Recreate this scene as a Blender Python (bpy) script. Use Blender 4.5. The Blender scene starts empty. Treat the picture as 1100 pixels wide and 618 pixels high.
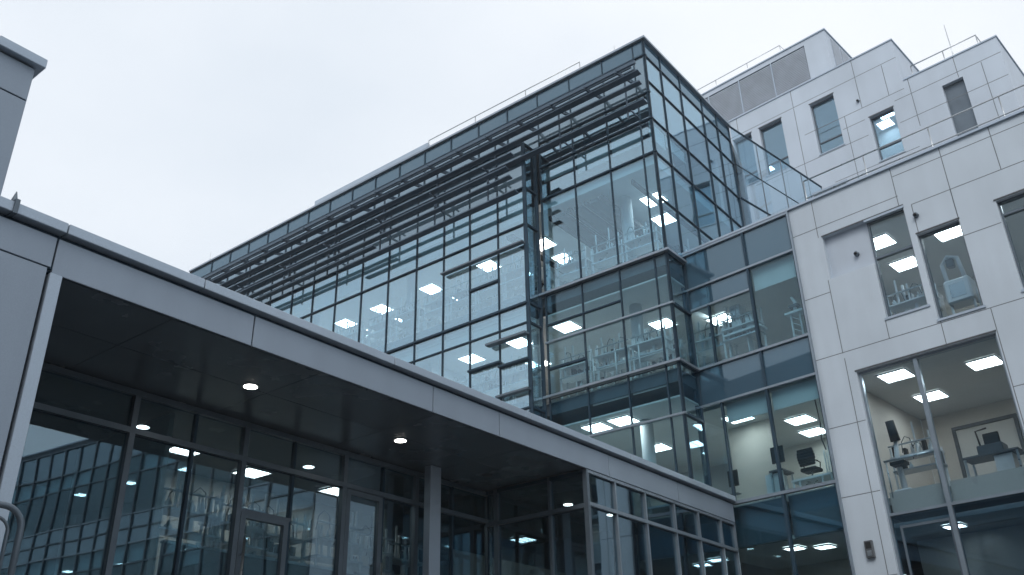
import bpy, bmesh, math, random
from mathutils import Vector, Matrix
random.seed(7)
scene = bpy.context.scene
COL = scene.collection
HAZE = .0008
SKYLOC = (.37, 0.1, .4)
EYE = 1.6                                   # height of the photographer's eye; every z below is measured from it
ROT_G = -math.radians(37.7)                 # glass building and entrance
ROT_W = -math.radians(43.3)                 # white wing, turned a few degrees

# ------------------------------------------------------------------ materials
def new_mat(name):
    m = bpy.data.materials.new(name); m.use_nodes = True
    nt = m.node_tree; nt.nodes.clear()
    out = nt.nodes.new('ShaderNodeOutputMaterial')
    return m, nt, out

def surf(name, col, rough=.5, metal=0., var=.12, scale=1.5, streak=0., bump=0., spec=.5, fine=.05):
    """painted or raw surface with uneven tone, faint streaks of dirt and uneven gloss"""
    m, nt, out = new_mat(name); N = nt.nodes; L = nt.links
    b = N.new('ShaderNodeBsdfPrincipled')
    tc = N.new('ShaderNodeTexCoord')
    n1 = N.new('ShaderNodeTexNoise'); n1.inputs['Scale'].default_value = scale; n1.inputs['Detail'].default_value = 6
    L.new(tc.outputs['Object'], n1.inputs['Vector'])
    mp = N.new('ShaderNodeMapping'); mp.inputs['Scale'].default_value = (1.9, 1.9, .3)
    L.new(tc.outputs['Object'], mp.inputs['Vector'])
    n2 = N.new('ShaderNodeTexNoise'); n2.inputs['Scale'].default_value = 1.; n2.inputs['Detail'].default_value = 4
    L.new(mp.outputs[0], n2.inputs['Vector'])
    n3 = N.new('ShaderNodeTexNoise'); n3.inputs['Scale'].default_value = 45; n3.inputs['Detail'].default_value = 3
    L.new(tc.outputs['Object'], n3.inputs['Vector'])
    def rng(src, lo, hi, a=.3, c=.7):
        r = N.new('ShaderNodeMapRange'); r.inputs[1].default_value = a; r.inputs[2].default_value = c
        r.inputs[3].default_value = lo; r.inputs[4].default_value = hi
        L.new(src, r.inputs[0]); return r.outputs[0]
    a = rng(n1.outputs['Fac'], 1 - var, 1 + var)
    s = rng(n2.outputs['Fac'], 1 - streak, 1, .35, .6)
    f = rng(n3.outputs['Fac'], 1 - fine, 1 + fine)
    def mul(x, y):
        q = N.new('ShaderNodeMath'); q.operation = 'MULTIPLY'; L.new(x, q.inputs[0]); L.new(y, q.inputs[1]); return q.outputs[0]
    k = mul(mul(a, s), f)
    vm = N.new('ShaderNodeVectorMath'); vm.operation = 'SCALE'; vm.inputs[0].default_value = col[:3]
    L.new(k, vm.inputs['Scale']); L.new(vm.outputs[0], b.inputs['Base Color'])
    L.new(rng(n1.outputs['Fac'], rough * .85, min(1, rough * 1.15)), b.inputs['Roughness'])
    b.inputs['Metallic'].default_value = metal
    b.inputs['Specular IOR Level'].default_value = spec
    if bump:
        bp = N.new('ShaderNodeBump'); bp.inputs['Strength'].default_value = bump; bp.inputs['Distance'].default_value = .02
        L.new(n1.outputs['Fac'], bp.inputs['Height']); L.new(bp.outputs[0], b.inputs['Normal'])
    L.new(b.outputs[0], out.inputs[0])
    return m

def glass(name, tint, lo, hi, wave=.012, rough=0.):
    """pane: mirror layer over tinted see-through body; the float glass is very slightly wavy"""
    m, nt, out = new_mat(name); N = nt.nodes; L = nt.links
    t = N.new('ShaderNodeBsdfTransparent'); t.inputs[0].default_value = (*tint, 1)
    g = N.new('ShaderNodeBsdfGlossy'); g.inputs['Color'].default_value = (.69, .88, 1, 1); g.inputs['Roughness'].default_value = rough
    tc = N.new('ShaderNodeTexCoord'); n = N.new('ShaderNodeTexNoise'); n.inputs['Scale'].default_value = .55; n.inputs['Detail'].default_value = 1
    L.new(tc.outputs['Object'], n.inputs['Vector'])
    bp = N.new('ShaderNodeBump'); bp.inputs['Strength'].default_value = 1; bp.inputs['Distance'].default_value = wave
    L.new(n.outputs['Fac'], bp.inputs['Height']); L.new(bp.outputs[0], g.inputs['Normal'])
    lw = N.new('ShaderNodeLayerWeight'); lw.inputs['Blend'].default_value = .5
    p = N.new('ShaderNodeMath'); p.operation = 'POWER'; p.inputs[1].default_value = 3; L.new(lw.outputs['Facing'], p.inputs[0])
    r = N.new('ShaderNodeMapRange'); r.inputs[3].default_value = lo; r.inputs[4].default_value = hi; L.new(p.outputs[0], r.inputs[0])
    mx = N.new('ShaderNodeMixShader'); L.new(r.outputs[0], mx.inputs[0]); L.new(t.outputs[0], mx.inputs[1]); L.new(g.outputs[0], mx.inputs[2])
    L.new(mx.outputs[0], out.inputs[0])
    return m

def emit(name, col, strength):
    m, nt, out = new_mat(name)
    e = nt.nodes.new('ShaderNodeEmission'); e.inputs[0].default_value = (*col, 1); e.inputs[1].default_value = strength
    nt.links.new(e.outputs[0], out.inputs[0]); return m

def louvre_mat(name):
    return surf(name, (.16, .18, .21), .5, .3, .1, 2)

def coated(name, col, lo, hi):
    """opaque back-painted glass with a mirror-like outer coat"""
    m = surf(name, col, .5, 0, .08, .3, 0, spec=0, fine=0); nt = m.node_tree; N = nt.nodes; L = nt.links
    out = next(n for n in N if n.type == 'OUTPUT_MATERIAL'); b = next(n for n in N if n.type == 'BSDF_PRINCIPLED')
    g = N.new('ShaderNodeBsdfGlossy'); g.inputs['Color'].default_value = (.70, .88, 1, 1); g.inputs['Roughness'].default_value = .02
    lw = N.new('ShaderNodeLayerWeight'); lw.inputs['Blend'].default_value = .5
    p = N.new('ShaderNodeMath'); p.operation = 'POWER'; p.inputs[1].default_value = 3; L.new(lw.outputs['Facing'], p.inputs[0])
    r = N.new('ShaderNodeMapRange'); r.inputs[3].default_value = lo; r.inputs[4].default_value = hi; L.new(p.outputs[0], r.inputs[0])
    mx = N.new('ShaderNodeMixShader'); L.new(r.outputs[0], mx.inputs[0]); L.new(b.outputs[0], mx.inputs[1]); L.new(g.outputs[0], mx.inputs[2]); L.new(mx.outputs[0], out.inputs[0])
    return m

M = dict(
    white=surf('white_cladding', (.54, .615, .69),   .45, 0, .075, .4, .06, fine=.03),
    white2=surf('pale_cladding', (.50, .57, .655), .5, 0, .075, .35, .05, fine=.03),
    joint=surf('joint_sealant', (.16, .18, .20), .8, 0, .1, 3),
    grey=surf('grey_metal_panel', (.28, .34, .415), .4, .2, .06, .4, .05, fine=.03),
    greylight=surf('light_grey_metal', (.40, .48, .57), .36, .3, .05, .6, .04),
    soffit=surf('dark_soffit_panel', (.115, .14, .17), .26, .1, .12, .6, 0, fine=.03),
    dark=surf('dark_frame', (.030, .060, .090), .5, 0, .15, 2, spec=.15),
    mid=surf('grey_frame', (.12, .155, .19), .4, .3, .1, 2),
    pale=surf('pale_frame', (.27, .325, .38), .35, .5, .08, 2),
    louver=surf('louver_metal', (.085, .125, .17), .5, .1, .12, 1.2, spec=.2),
    spandrel=coated('spandrel_glass', (.045, .095, .14), .11, .6),
    spandrel2=coated('teal_spandrel_glass', (.07, .11, .14), .24, .65),
    grid=surf('plant_grille', (.34, .385, .445), .6, 0, .1, 2),
    gridback=surf('grille_backing', (.16, .18, .21), .8, 0, .1, 2),
    inwall=surf('interior_wall', (.62, .60, .57), .8, 0, .05, .6),
    incream=surf('interior_cream_wall', (.66, .61, .555), .8, 0, .05, .6),
    labwall=surf('blue_grey_interior_wall', (.56, .58, .60), .8, 0, .06, .6),
    labceil=surf('grey_ceiling_tile', (.72, .73, .73), .85, 0, .05, .8),
    labfloor=surf('pale_vinyl_floor', (.58, .59, .58), .4, 0, .06, .6),
    ceil=surf('ceiling_tile', (.58, .58, .57), .85, 0, .05, .8),
    floor=surf('interior_floor', (.34, .34, .33), .5, 0, .1, 1),
    blind=surf('roller_blind', (.68, .69, .69), .85, 0, .05, 1),
    steel=surf('brushed_steel', (.50, .53, .55), .3, .9, .1, 4),
    paint=surf('white_enamel', (.72, .73, .74), .35, 0, .05, 3),
    frosted=surf('frosted_glass_panel', (.50, .48, .45), .3, 0, .06, .5),
    black=surf('black_plastic', (.010, .011, .012), .6, 0, .2, 5),
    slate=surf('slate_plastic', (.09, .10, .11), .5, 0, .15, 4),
    wood=surf('brown_cabinet', (.20, .12, .07), .5, 0, .2, 3),
    bottle=surf('lab_glassware', (.55, .62, .65), .12, 0, .1, 6),
    paving=surf('paving_stone', (.20, .20, .20), .8, 0, .2, .8, 0, .2),
    asphalt=surf('asphalt', (.05, .05, .052), .9, 0, .25, 1.2, 0, .3),
    concrete=surf('concrete', (.24, .245, .25), .8, 0, .12, .7, .1),
    roof=surf('roof_membrane', (.2, .2, .21), .9, 0, .15, .5),
    g_up=glass('clear_blue_glass', (.76, .90, .95), .26, .74, .006),
    g_mid=glass('pale_clear_glass', (.74, .89, .95), .13, .70, .006),
    g_wing=glass('teal_tinted_glass', (.74, .87, .91), .042, .6, .006),
    g_win=glass('clear_window_glass', (.80, .88, .92), .04, .5, .004),
    g_high=glass('bluish_window_glass', (.62, .78, .88), .17, .6, .004),
    g_screen=glass('clear_screen_glass', (.86, .92, .95), .045, .5, .004),
    g_ent=glass('dark_entrance_glass', (.70, .80, .83), .17, .62, .004),
    lamp=emit('lit_diffuser', (1, .975, .94), 13),
    down=emit('lit_downlight', (1, .95, .88), 14),
)

# ------------------------------------------------------------------ mesh builder (u = along A to the left, v = away, z up from the eye)
class MB:
    def __init__(s): s.v = []; s.f = []
    def quad(s, pts):
        i = len(s.v); s.v += [tuple(p) for p in pts]; s.f.append(tuple(range(i, i + len(pts)))); return s
    def box(s, u0, u1, v0, v1, z0, z1):
        x0, x1 = sorted((-u0, -u1)); y0, y1 = sorted((v0, v1)); z0, z1 = sorted((z0, z1)); i = len(s.v)
        s.v += [(x0, y0, z0), (x1, y0, z0), (x1, y1, z0), (x0, y1, z0), (x0, y0, z1), (x1, y0, z1), (x1, y1, z1), (x0, y1, z1)]
        s.f += [tuple(i + k for k in q) for q in ((3, 2, 1, 0), (4, 5, 6, 7), (0, 1, 5, 4), (1, 2, 6, 5), (2, 3, 7, 6), (3, 0, 4, 7))]
        return s
    def prism_z(s, uv, z0, z1):
        p = [(-a, b) for a, b in uv]
        ar = sum(p[k][0] * p[(k + 1) % len(p)][1] - p[(k + 1) % len(p)][0] * p[k][1] for k in range(len(p)))
        if ar < 0: p.reverse()
        n = len(p); i = len(s.v)
        s.v += [(x, y, z0) for x, y in p] + [(x, y, z1) for x, y in p]
        s.f.append(tuple(i + k for k in range(n - 1, -1, -1))); s.f.append(tuple(i + n + k for k in range(n)))
        s.f += [(i + k, i + (k + 1) % n, i + n + (k + 1) % n, i + n + k) for k in range(n)]
        return s
    def prism_u(s, vz, u0, u1):
        x0, x1 = sorted((-u0, -u1)); p = list(vz)
        ar = sum(p[k][0] * p[(k + 1) % len(p)][1] - p[(k + 1) % len(p)][0] * p[k][1] for k in range(len(p)))
        if ar < 0: p.reverse()
        n = len(p); i = len(s.v)
        s.v += [(x0, y, z) for y, z in p] + [(x1, y, z) for y, z in p]
        s.f.append(tuple(i + k for k in range(n - 1, -1, -1))); s.f.append(tuple(i + n + k for k in range(n)))
        s.f += [(i + k, i + (k + 1) % n, i + n + (k + 1) % n, i + n + k) for k in range(n)]
        return s
    def tube(s, pts, r, seg=8, closed=True):
        P = [Vector((-p[0], p[1], p[2])) for p in pts]; rings = []
        for k, p in enumerate(P):
            d = (P[min(k + 1, len(P) - 1)] - P[max(k - 1, 0)]).normalized()
            a = d.orthogonal().normalized() if k == 0 else (rings_a - d * rings_a.dot(d)).normalized()
            rings_a = a; b = d.cross(a); rr = r[k] if isinstance(r, (list, tuple)) else r
            i = len(s.v)
            s.v += [tuple(p + a * rr * math.cos(2 * math.pi * q / seg) + b * rr * math.sin(2 * math.pi * q / seg)) for q in range(seg)]
            rings.append(i)
        for i, j in zip(rings, rings[1:]):
            s.f += [(i + q, i + (q + 1) % seg, j + (q + 1) % seg, j + q) for q in range(seg)]
        s.f.append(tuple(rings[0] + q for q in range(seg - 1, -1, -1))); s.f.append(tuple(rings[-1] + q for q in range(seg)))
        return s
    def lathe(s, u, v, prof, seg=12):
        rings = []
        for r, z in prof:
            i = len(s.v); s.v += [(-u + r * math.cos(2 * math.pi * q / seg), v + r * math.sin(2 * math.pi * q / seg), z) for q in range(seg)]; rings.append(i)
        for i, j in zip(rings, rings[1:]):
            s.f += [(i + q, i + (q + 1) % seg, j + (q + 1) % seg, j + q) for q in range(seg)]
        s.f.append(tuple(rings[0] + q for q in range(seg - 1, -1, -1))); s.f.append(tuple(rings[-1] + q for q in range(seg)))
        return s
    def build(s, name, mat, parent=None, smooth=False, bevel=0):
        o = parent; off = Vector((0, 0, 0))
        while o is not None:
            if 'base' in o: off = Vector(o['base']); break
            o = o.parent
        me = bpy.data.meshes.new(name)
        me.from_pydata([tuple(Vector(p) - off) for p in s.v], [], s.f)
        me.materials.append(mat); me.update()
        if smooth:
            for p in me.polygons: p.use_smooth = True
        ob = bpy.data.objects.new(name, me); COL.objects.link(ob); ob.parent = parent
        if bevel:
            md = ob.modifiers.new('edge', 'BEVEL'); md.width = bevel; md.segments = 1; md.limit_method = 'ANGLE'
        return ob

def place(o, u, v, z, rot):
    c, s_ = math.cos(rot), math.sin(rot); x, y = -u, v
    o.location = (x * c - y * s_, x * s_ + y * c, z + EYE); o.rotation_euler = (0, 0, rot)

def tag(o, label, cat, group=None, kind=None):
    if label: o['label'] = label
    if cat: o['category'] = cat
    if group: o['group'] = group
    if kind: o['kind'] = kind
    return o

def thing(name, label, cat, u, v, z, rot, group=None):
    o = bpy.data.objects.new(name, None); COL.objects.link(o); o.empty_display_size = .3
    place(o, u, v, z, rot); o['base'] = (-u, v, z)
    return tag(o, label, cat, group)

def proto(name):                              # a thing modelled round its own origin
    o = bpy.data.objects.new(name, None); COL.objects.link(o); o['base'] = (0., 0., 0.); return o

def copy_tree(o, parent=None):
    c = o.copy(); COL.objects.link(c)
    if parent is not None: c.parent = parent
    for ch in list(o.children): copy_tree(ch, c)
    return c

class Spawn:
    """first call moves the prototype, later calls copy it with all its parts"""
    def __init__(s, root): s.root = root; s.used = False
    def __call__(s, u, v, z, rot, label, cat, group, turn=0.):
        o = s.root if not s.used else copy_tree(s.root)
        s.used = True; place(o, u, v, z, rot); o.rotation_euler = (0, 0, rot + turn)
        return tag(o, label, cat, group)

# ------------------------------------------------------------------ facade kit.  axis 'v': plane v = c, h = u.  axis 'u': plane u = c, h = v
class Face:
    def __init__(s, root, axis, c, frame='dark'): s.r = root; s.a = axis; s.c = c; s.fm = frame
    def bx(s, mb, h0, h1, d0, d1, z0, z1):
        return mb.box(h0, h1, s.c + d0, s.c + d1, z0, z1) if s.a == 'v' else mb.box(s.c + d0, s.c + d1, h0, h1, z0, z1)
    def mullion(s, h, z0, z1, w=.036, out=.02, mat=None, inn=.07, name='mullion'):
        return s.bx(MB(), h - w / 2, h + w / 2, -out, inn, z0, z1).build(name, M[mat or s.fm], s.r)
    def transom(s, z, h0, h1, w=.036, out=.02, mat=None, inn=.07, name='transom'):
        return s.bx(MB(), h0, h1, -out, inn, z - w / 2, z + w / 2).build(name, M[mat or s.fm], s.r)
    def window(s, h0, h1, z0, z1, g='g_up', blind=0., fr=.013, mat=None, extra=None):
        h0, h1 = sorted((h0, h1)); z0, z1 = sorted((z0, z1)); mb = MB(); e = .003
        s.bx(mb, h0 + e, h0 + fr, .0, .06, z0 + e, z1 - e); s.bx(mb, h1 - fr, h1 - e, .0, .06, z0 + e, z1 - e)
        s.bx(mb, h0 + fr, h1 - fr, .0, .06, z0 + e, z0 + fr); s.bx(mb, h0 + fr, h1 - fr, .0, .06, z1 - fr, z1 - e)
        w = mb.build('window', M[mat or s.fm], s.r)
        s.bx(MB(), h0 + fr - .004, h1 - fr + .004, .018, .034, z0 + fr - .004, z1 - fr + .004).build('pane', M[g], w)
        if blind > 0:
            s.bx(MB(), h0 + .05, h1 - .05, .16, .175, z1 - .05 - blind * (z1 - z0 - .1), z1 - .05).build('blind', M['blind'], w)
        return w
    def spandrel(s, h0, h1, z0, z1, mat='spandrel'):
        h0, h1 = sorted((h0, h1)); z0, z1 = sorted((z0, z1)); e = .006
        return s.bx(MB(), h0 + e, h1 - e, .012, .05, z0 + e, z1 - e).build('spandrel_panel', M[mat], s.r)

def wall_mesh(face, h0, h1, z0, z1, holes, t0, t1):
    """solid wall with true openings; t0/t1 = depth of front and back"""
    hs = sorted({h0, h1, *[q for o in holes for q in o[:2] if h0 < q < h1]}); zs = sorted({z0, z1, *[q for o in holes for q in o[2:] if z0 < q < z1]})
    mb = MB()
    def P(h, d, z): return (-h, face.c + d, z) if face.a == 'v' else (-(face.c + d), h, z)
    def solid(i, j):
        if i < 0 or j < 0 or i >= len(hs) - 1 or j >= len(zs) - 1: return False
        a, b = (hs[i] + hs[i + 1]) / 2, (zs[j] + zs[j + 1]) / 2
        return not any(o[0] < a < o[1] and o[2] < b < o[3] for o in holes)
    for i in range(len(hs) - 1):
        for j in range(len(zs) - 1):
            if not solid(i, j): continue
            a, b, c, d = hs[i], hs[i + 1], zs[j], zs[j + 1]
            mb.quad([P(a, t0, c), P(a, t0, d), P(b, t0, d), P(b, t0, c)]); mb.quad([P(a, t1, c), P(b, t1, c), P(b, t1, d), P(a, t1, d)])
            if not solid(i - 1, j): mb.quad([P(a, t0, c), P(a, t1, c), P(a, t1, d), P(a, t0, d)])
            if not solid(i + 1, j): mb.quad([P(b, t0, c), P(b, t0, d), P(b, t1, d), P(b, t1, c)])
            if not solid(i, j - 1): mb.quad([P(a, t0, c), P(b, t0, c), P(b, t1, c), P(a, t1, c)])
            if not solid(i, j + 1): mb.quad([P(a, t0, d), P(a, t1, d), P(b, t1, d), P(b, t0, d)])
    return mb

def fix_normals(ob):
    bm = bmesh.new(); bm.from_mesh(ob.data); bmesh.ops.remove_doubles(bm, verts=bm.verts, dist=1e-5)
    bmesh.ops.recalc_face_normals(bm, faces=bm.faces); bm.to_mesh(ob.data); bm.free(); return ob

def joints(face, lines, w=.022, out=.002):
    mb = MB()
    for k in lines:
        if k[0] == 'h': face.bx(mb, k[2], k[3], -out, .01, k[1] - w / 2, k[1] + w / 2)
        else: face.bx(mb, k[1] - w / 2, k[1] + w / 2, -out - .0007, .01, k[2], k[3])
    return mb.build('panel_joints', M['joint'], face.r)

# ================================================================== GROUND
def structure(mb, name, mat, rot):
    o = mb.build(name, M[mat]); o.rotation_euler = (0, 0, rot); o.location = (0, 0, EYE); return tag(o, None, None, None, 'structure')
structure(MB().quad([(-400, -400, -1.6), (400, -400, -1.6), (400, 400, -1.6), (-400, 400, -1.6)]), 'street', 'asphalt', ROT_G)
structure(MB().box(40, -14, 3.4, 24.2, -1.596, -1.48), 'pavement', 'paving', ROT_G)
structure(MB().box(17, 4.2, -10, 17.6, -1.47, .5), 'entrance_terrace', 'paving', ROT_G)
st = MB()
for k in range(12): st.box(4.2, 4.2 - .3 * (12 - k), -6, 14, -1.46 + .163 * k, -1.46 + .163 * (k + 1))
structure(st, 'entrance_steps', 'concrete', ROT_G)

# ================================================================== GLASS BUILDING
UC, VG, VB = 12.25, 24.28, 23.48
UE = 41.0
gb = thing('glass_building', 'tall blue glass building with dark louvers and a sharp glazed corner behind the entrance canopy', 'building', UC, VG, -1.6, ROT_G)
VE = 31.4
# slabs, roof, inner walls
def slab(z0, z1, name, mat):
    MB().prism_z([(UC + .12, VG + .12), (17.75, VG + .12), (17.85, VB + .12), (UE - .1, VB + .12), (UE - .1, 33.5), (13.0, 33.5), (UC + .12, VE - .1)], z0, z1).build(name, M[mat], gb)
slab(14.42, 14.78, 'floor_slab', 'mid'); slab(10.30, 10.72, 'floor_slab', 'mid'); slab(6.4, 6.75, 'floor_slab', 'mid')
slab(14.782, 14.80, 'floor_finish', 'labfloor'); slab(10.722, 10.74, 'floor_finish', 'labfloor'); slab(6.752, 6.77, 'floor_finish', 'labfloor')
slab(18.46, 18.8, 'ceiling_slab', 'labceil'); slab(14.0, 14.06, 'suspended_ceiling', 'labceil'); slab(9.78, 9.84, 'suspended_ceiling', 'labceil')
MB().prism_z([(UC + .10, VG + .14), (UE, VG + .14), (UE, 34), (12.9, 34), (UC + .1, VE)], 23.3, 23.72).build('roof', M['roof'], gb)
MB().box(17.6, UE, VB + .12, VG + .1, 21.1, 21.3).build('bay_roof', M['roof'], gb)
MB().box(13.4, UE, 32.2, 32.5, -1.6, 23.3).build('inner_wall', M['labwall'], gb)
MB().box(20.0, 20.15, 27.6, 32.2, 14.78, 18.46).build('inner_wall', M['labwall'], gb)
MB().box(23.3, 23.42, 24.8, 32.2, 10.72, 14.0).build('inner_wall', M['labwall'], gb)
MB().box(29.2, 29.32, 26.8, 32.2, 14.78, 18.46).build('inner_wall', M['labwall'], gb)
MB().box(UE - .2, UE, VB + .1, 34, -1.6, 23.3).build('end_wall', M['grey'], gb)
MB().box(UE - .2, 12.9, 33.9, 34.1, -1.6, 23.3).build('rear_wall', M['grey'], gb)
MB().box(UE - .3, 14.9, VB + .25, VB + .4, 4.6, 6.4).build('base_wall', M['grey'], gb)
for cu, cv in ((18.6, 25.6), (24.7, 25.0), (30.8, 25.0), (14.4, 25.7), (37, 25.)):
    MB().lathe(cu, cv, [(.22, 6.75), (.22, 9.78)], 16).build('column', M['labwall'], gb, True)
    MB().lathe(cu, cv, [(.22, 10.72), (.22, 14.0)], 16).build('column', M['labwall'], gb, True)
    MB().lathe(cu, cv, [(.22, 14.78), (.22, 18.46)], 16).build('column', M['labwall'], gb, True)
# dark bars added under the top ceiling, imitating louver bands mirrored in the panes
for tu, tz, tw in ((14.75, 18.02, .14), (15.05, 17.98, .30), (15.42, 18.02, .12), (15.75, 17.95, .36), (16.15, 18.02, .14), (16.55, 17.95, .40), (17.0, 18.02, .2), (13.4, 18.1, .10), (19.0, 17.95, .3)):
    MB().box(tu - tw / 2, tu + tw / 2, 24.5, 32.1, tz, tz + .16).build('louver_reflection_bar', M['black'], gb)
# --- main facade, right section
fg = Face(gb, 'v', VG)
US = [12.25, 12.73, 14.12, 15.68, 17.25]
for k, h in enumerate(US):
    fg.mullion(h, 6.5, 24.0, .05 if k in (0,) else .034, .025)
for z, w, o in ((23.24, .06, .05), (21.5, .06, .05), (20.32, .06, .055), (18.86, .06, .05), (6.6, .1, .08)):
    fg.transom(z, UC - .06, 17.25, w, o)
fg.transom(12.92, UC - .06, 17.3, .065, .07, 'pale'); fg.transom(9.18, UC - .06, 17.3, .065, .07, 'pale')
fg.transom(13.6, 14.12, 17.25, .05, .04); fg.transom(11.92, 15.68, 17.25, .07, .06)
for i in range(4):
    a, b = US[i], US[i + 1]
    fg.window(a, b, 20.32, 21.5, blind=.0 if i else 0); fg.window(a, b, 18.86, 20.32, blind=[0, .55, .6, .4][i]); fg.window(a, b, 14.92, 18.86, 'g_mid')
    fg.spandrel(a, b, 21.5, 23.24, 'spandrel2')
    if i >= 2: fg.window(a, b, 13.6, 14.78, 'g_wing'); fg.window(a, b, 12.92, 13.6, 'g_wing')
    else: fg.window(a, b, 12.92, 14.78, 'g_wing')
    if i == 3: fg.window(a, b, 11.92, 12.92, 'g_wing'); fg.window(a, b, 10.98, 11.92, 'g_wing')
    else: fg.window(a, b, 10.98, 12.92, 'g_wing')
    fg.window(a, b, 9.18, 10.84, 'g_wing', blind=[0, .35, .35, .3][i]); fg.window(a, b, 6.6, 9.18, 'g_wing')
MB().box(UC - .14, 17.45, VG - .14, VG + .1, 14.80, 14.88).build('ledge', M['pale'], gb)
MB().box(UC - .12, 17.45, VG - .12, VG + .1, 10.87, 10.95).build('ledge', M['pale'], gb)
# parapet of spandrel glass with a thin coping
us = [12.25, 12.73, 14.12, 15.68, 17.25, 18.8, 20.35, 21.9, 23.45, 25.0, 26.55, 28.1, 29.65, 31.2, 32.75, 34.3, 35.85, 37.4, 39.0, UE]
for a, b in zip(us, us[1:]):
    fg.spandrel(a, b, 23.26, 23.96, 'spandrel')
for a in us[5:]: fg.mullion(a, 21.3, 23.96, .05, .03)
for a, b in zip(us[4:], us[5:]): fg.spandrel(a, b, 21.35, 23.24, 'spandrel2')
fg.transom(23.25, 17.25, UE, .05, .04)
MB().box(UC - .12, UE, VG - .1, VG + .45, 23.97, 24.06).box(UC - .12, UC + .35, VG + .45, VE, 23.97, 24.06).build('coping', M['pale'], gb)
# --- left bay, standing 0.8 m proud
fb = Face(gb, 'v', VB)
UB = [17.5, 18.77, 20.17, 21.52, 23.0, 24.6, 26.2, 27.84, 29.37, 30.84, 32.45, 33.91, 35.45, 37.0, 38.6]
for k, h in enumerate(UB):
    fb.mullion(h, 6.5, 21.2, .055 if k == 0 else .034, .025)
for z, w, o in ((21.18, .06, .04), (19.16, .05, .04), (17.55, .05, .05), (14.32, .075, .07), (13.55, .045, .04), (10.4, .06, .05)):
    fb.transom(z, 17.45, UE, w, o)
bl2 = [.8, .7, .9, .85, .75, .9, .8, .95, .7, .8, .9, .8, .85, .9]
for i, (a, b) in enumerate(zip(UB, UB[1:])):
    fb.spandrel(a, b, 19.16, 21.18, 'spandrel2')
    fb.window(a, b, 17.55, 19.16, blind=bl2[i])
    if i == 1:                                                        # opening light with its own rail
        fb.window(a, b, 15.65, 17.55); fb.window(a, b, 14.32, 15.58)
        fb.transom(15.62, a, b, .08, .06)
    else:
        fb.window(a, b, 14.32, 17.55)
    if i in (0, 1):
        zz = (12.15, 12.35)[i]; fb.window(a, b, zz + .03, 13.55); fb.window(a, b, 10.4, zz - .03); fb.transom(zz, a - .05, b, .07, .14)
    elif i < 7: fb.window(a, b, 10.4, 13.55)
    fb.window(a, b, 13.57, 14.3, blind=.9) if i < 8 else fb.spandrel(a, b, 13.57, 14.3, 'spandrel')
MB().box(23.0, UE - .2, VB + .02, VB + .08, 6.5, 13.5).build('lower_cladding', M['spandrel2'], gb) if False else None
fb.spandrel(27.84, UE, 10.4, 13.5, 'spandrel2'); fb.spandrel(17.5, UE, 6.5, 10.36, 'spandrel2'); fb.spandrel(38.6, UE, 13.6, 21.15, 'spandrel2')
# flat glass-thin shades over the bay windows
MB().box(17.45, 21.45, VB - .26, VB - .05, 16.69, 16.75).build('sun_shade', M['mid'], gb)
MB().box(17.40, 19.2, VB - .30, VB - .05, 13.02, 13.10).build('sun_shade', M['mid'], gb)
MB().box(17.40, 18.8, VB - .25, VB - .05, 10.98, 11.05).build('sun_shade', M['mid'], gb)
# bay return
fr_ = Face(gb, 'u', 17.44)
for h in (VB + .02, VG - .04): fr_.mullion(h, 6.5, 21.2, .07, .05)
for z in (21.18, 19.16, 17.55, 14.32, 13.55, 10.4): fr_.transom(z, VB, VG, .06, .04)
for z0, z1 in ((19.16, 21.18), (17.55, 19.16), (14.32, 17.55), (13.55, 14.32), (10.4, 13.55), (6.6, 10.4)):
    fr_.window(VB + .04, VG - .06, z0, z1, 'g_up')
# --- right facade, running away from the corner
fu = Face(gb, 'u', UC)
VS = [VG, 25.5, 27.05, 28.9, 30.2, VE]
for k, h in enumerate(VS): fu.mullion(h, 14.9 if k > 1 else 6.5, 23.97, .032 if k else .05, .025)
for z, w in ((23.25, .07), (22.05, .05), (20.36, .05), (18.86, .07), (16.95, .045), (14.85, .09)): fu.transom(z, VG, VE, w * .65, .025)
for i, (a, b) in enumerate(zip(VS, VS[1:])):
    fu.spandrel(a, b, 23.26, 23.96, 'spandrel')
    fu.window(a, b, 22.05, 23.25); fu.window(a, b, 20.36, 22.05); fu.window(a, b, 18.86, 20.36, 'g_mid', blind=[.5, .35, 0, 0, 0][i])
    fu.window(a, b, 16.95, 18.86, 'g_mid'); fu.window(a, b, 14.9, 16.95, 'g_mid')
for z0, z1 in ((12.92, 14.8), (10.95, 12.92), (9.18, 10.9), (6.6, 9.18)):
    fu.window(VG, 25.5, z0, z1, 'g_wing')
for z in (12.92, 10.9, 9.18): fu.transom(z, VG, 25.5, .08, .05)
MB().box(UC - .14, UC + .1, VG + .103, 25.45, 14.80, 14.88).build('ledge', M['pale'], gb); MB().box(UC - .12, UC + .1, VG + .103, 25.45, 10.87, 10.95).build('ledge', M['pale'], gb)
MB().box(14.4, 20, VE + .3, VE + .5, 14.9, 23.3).build('side_wall', M['labwall'], gb)
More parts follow.
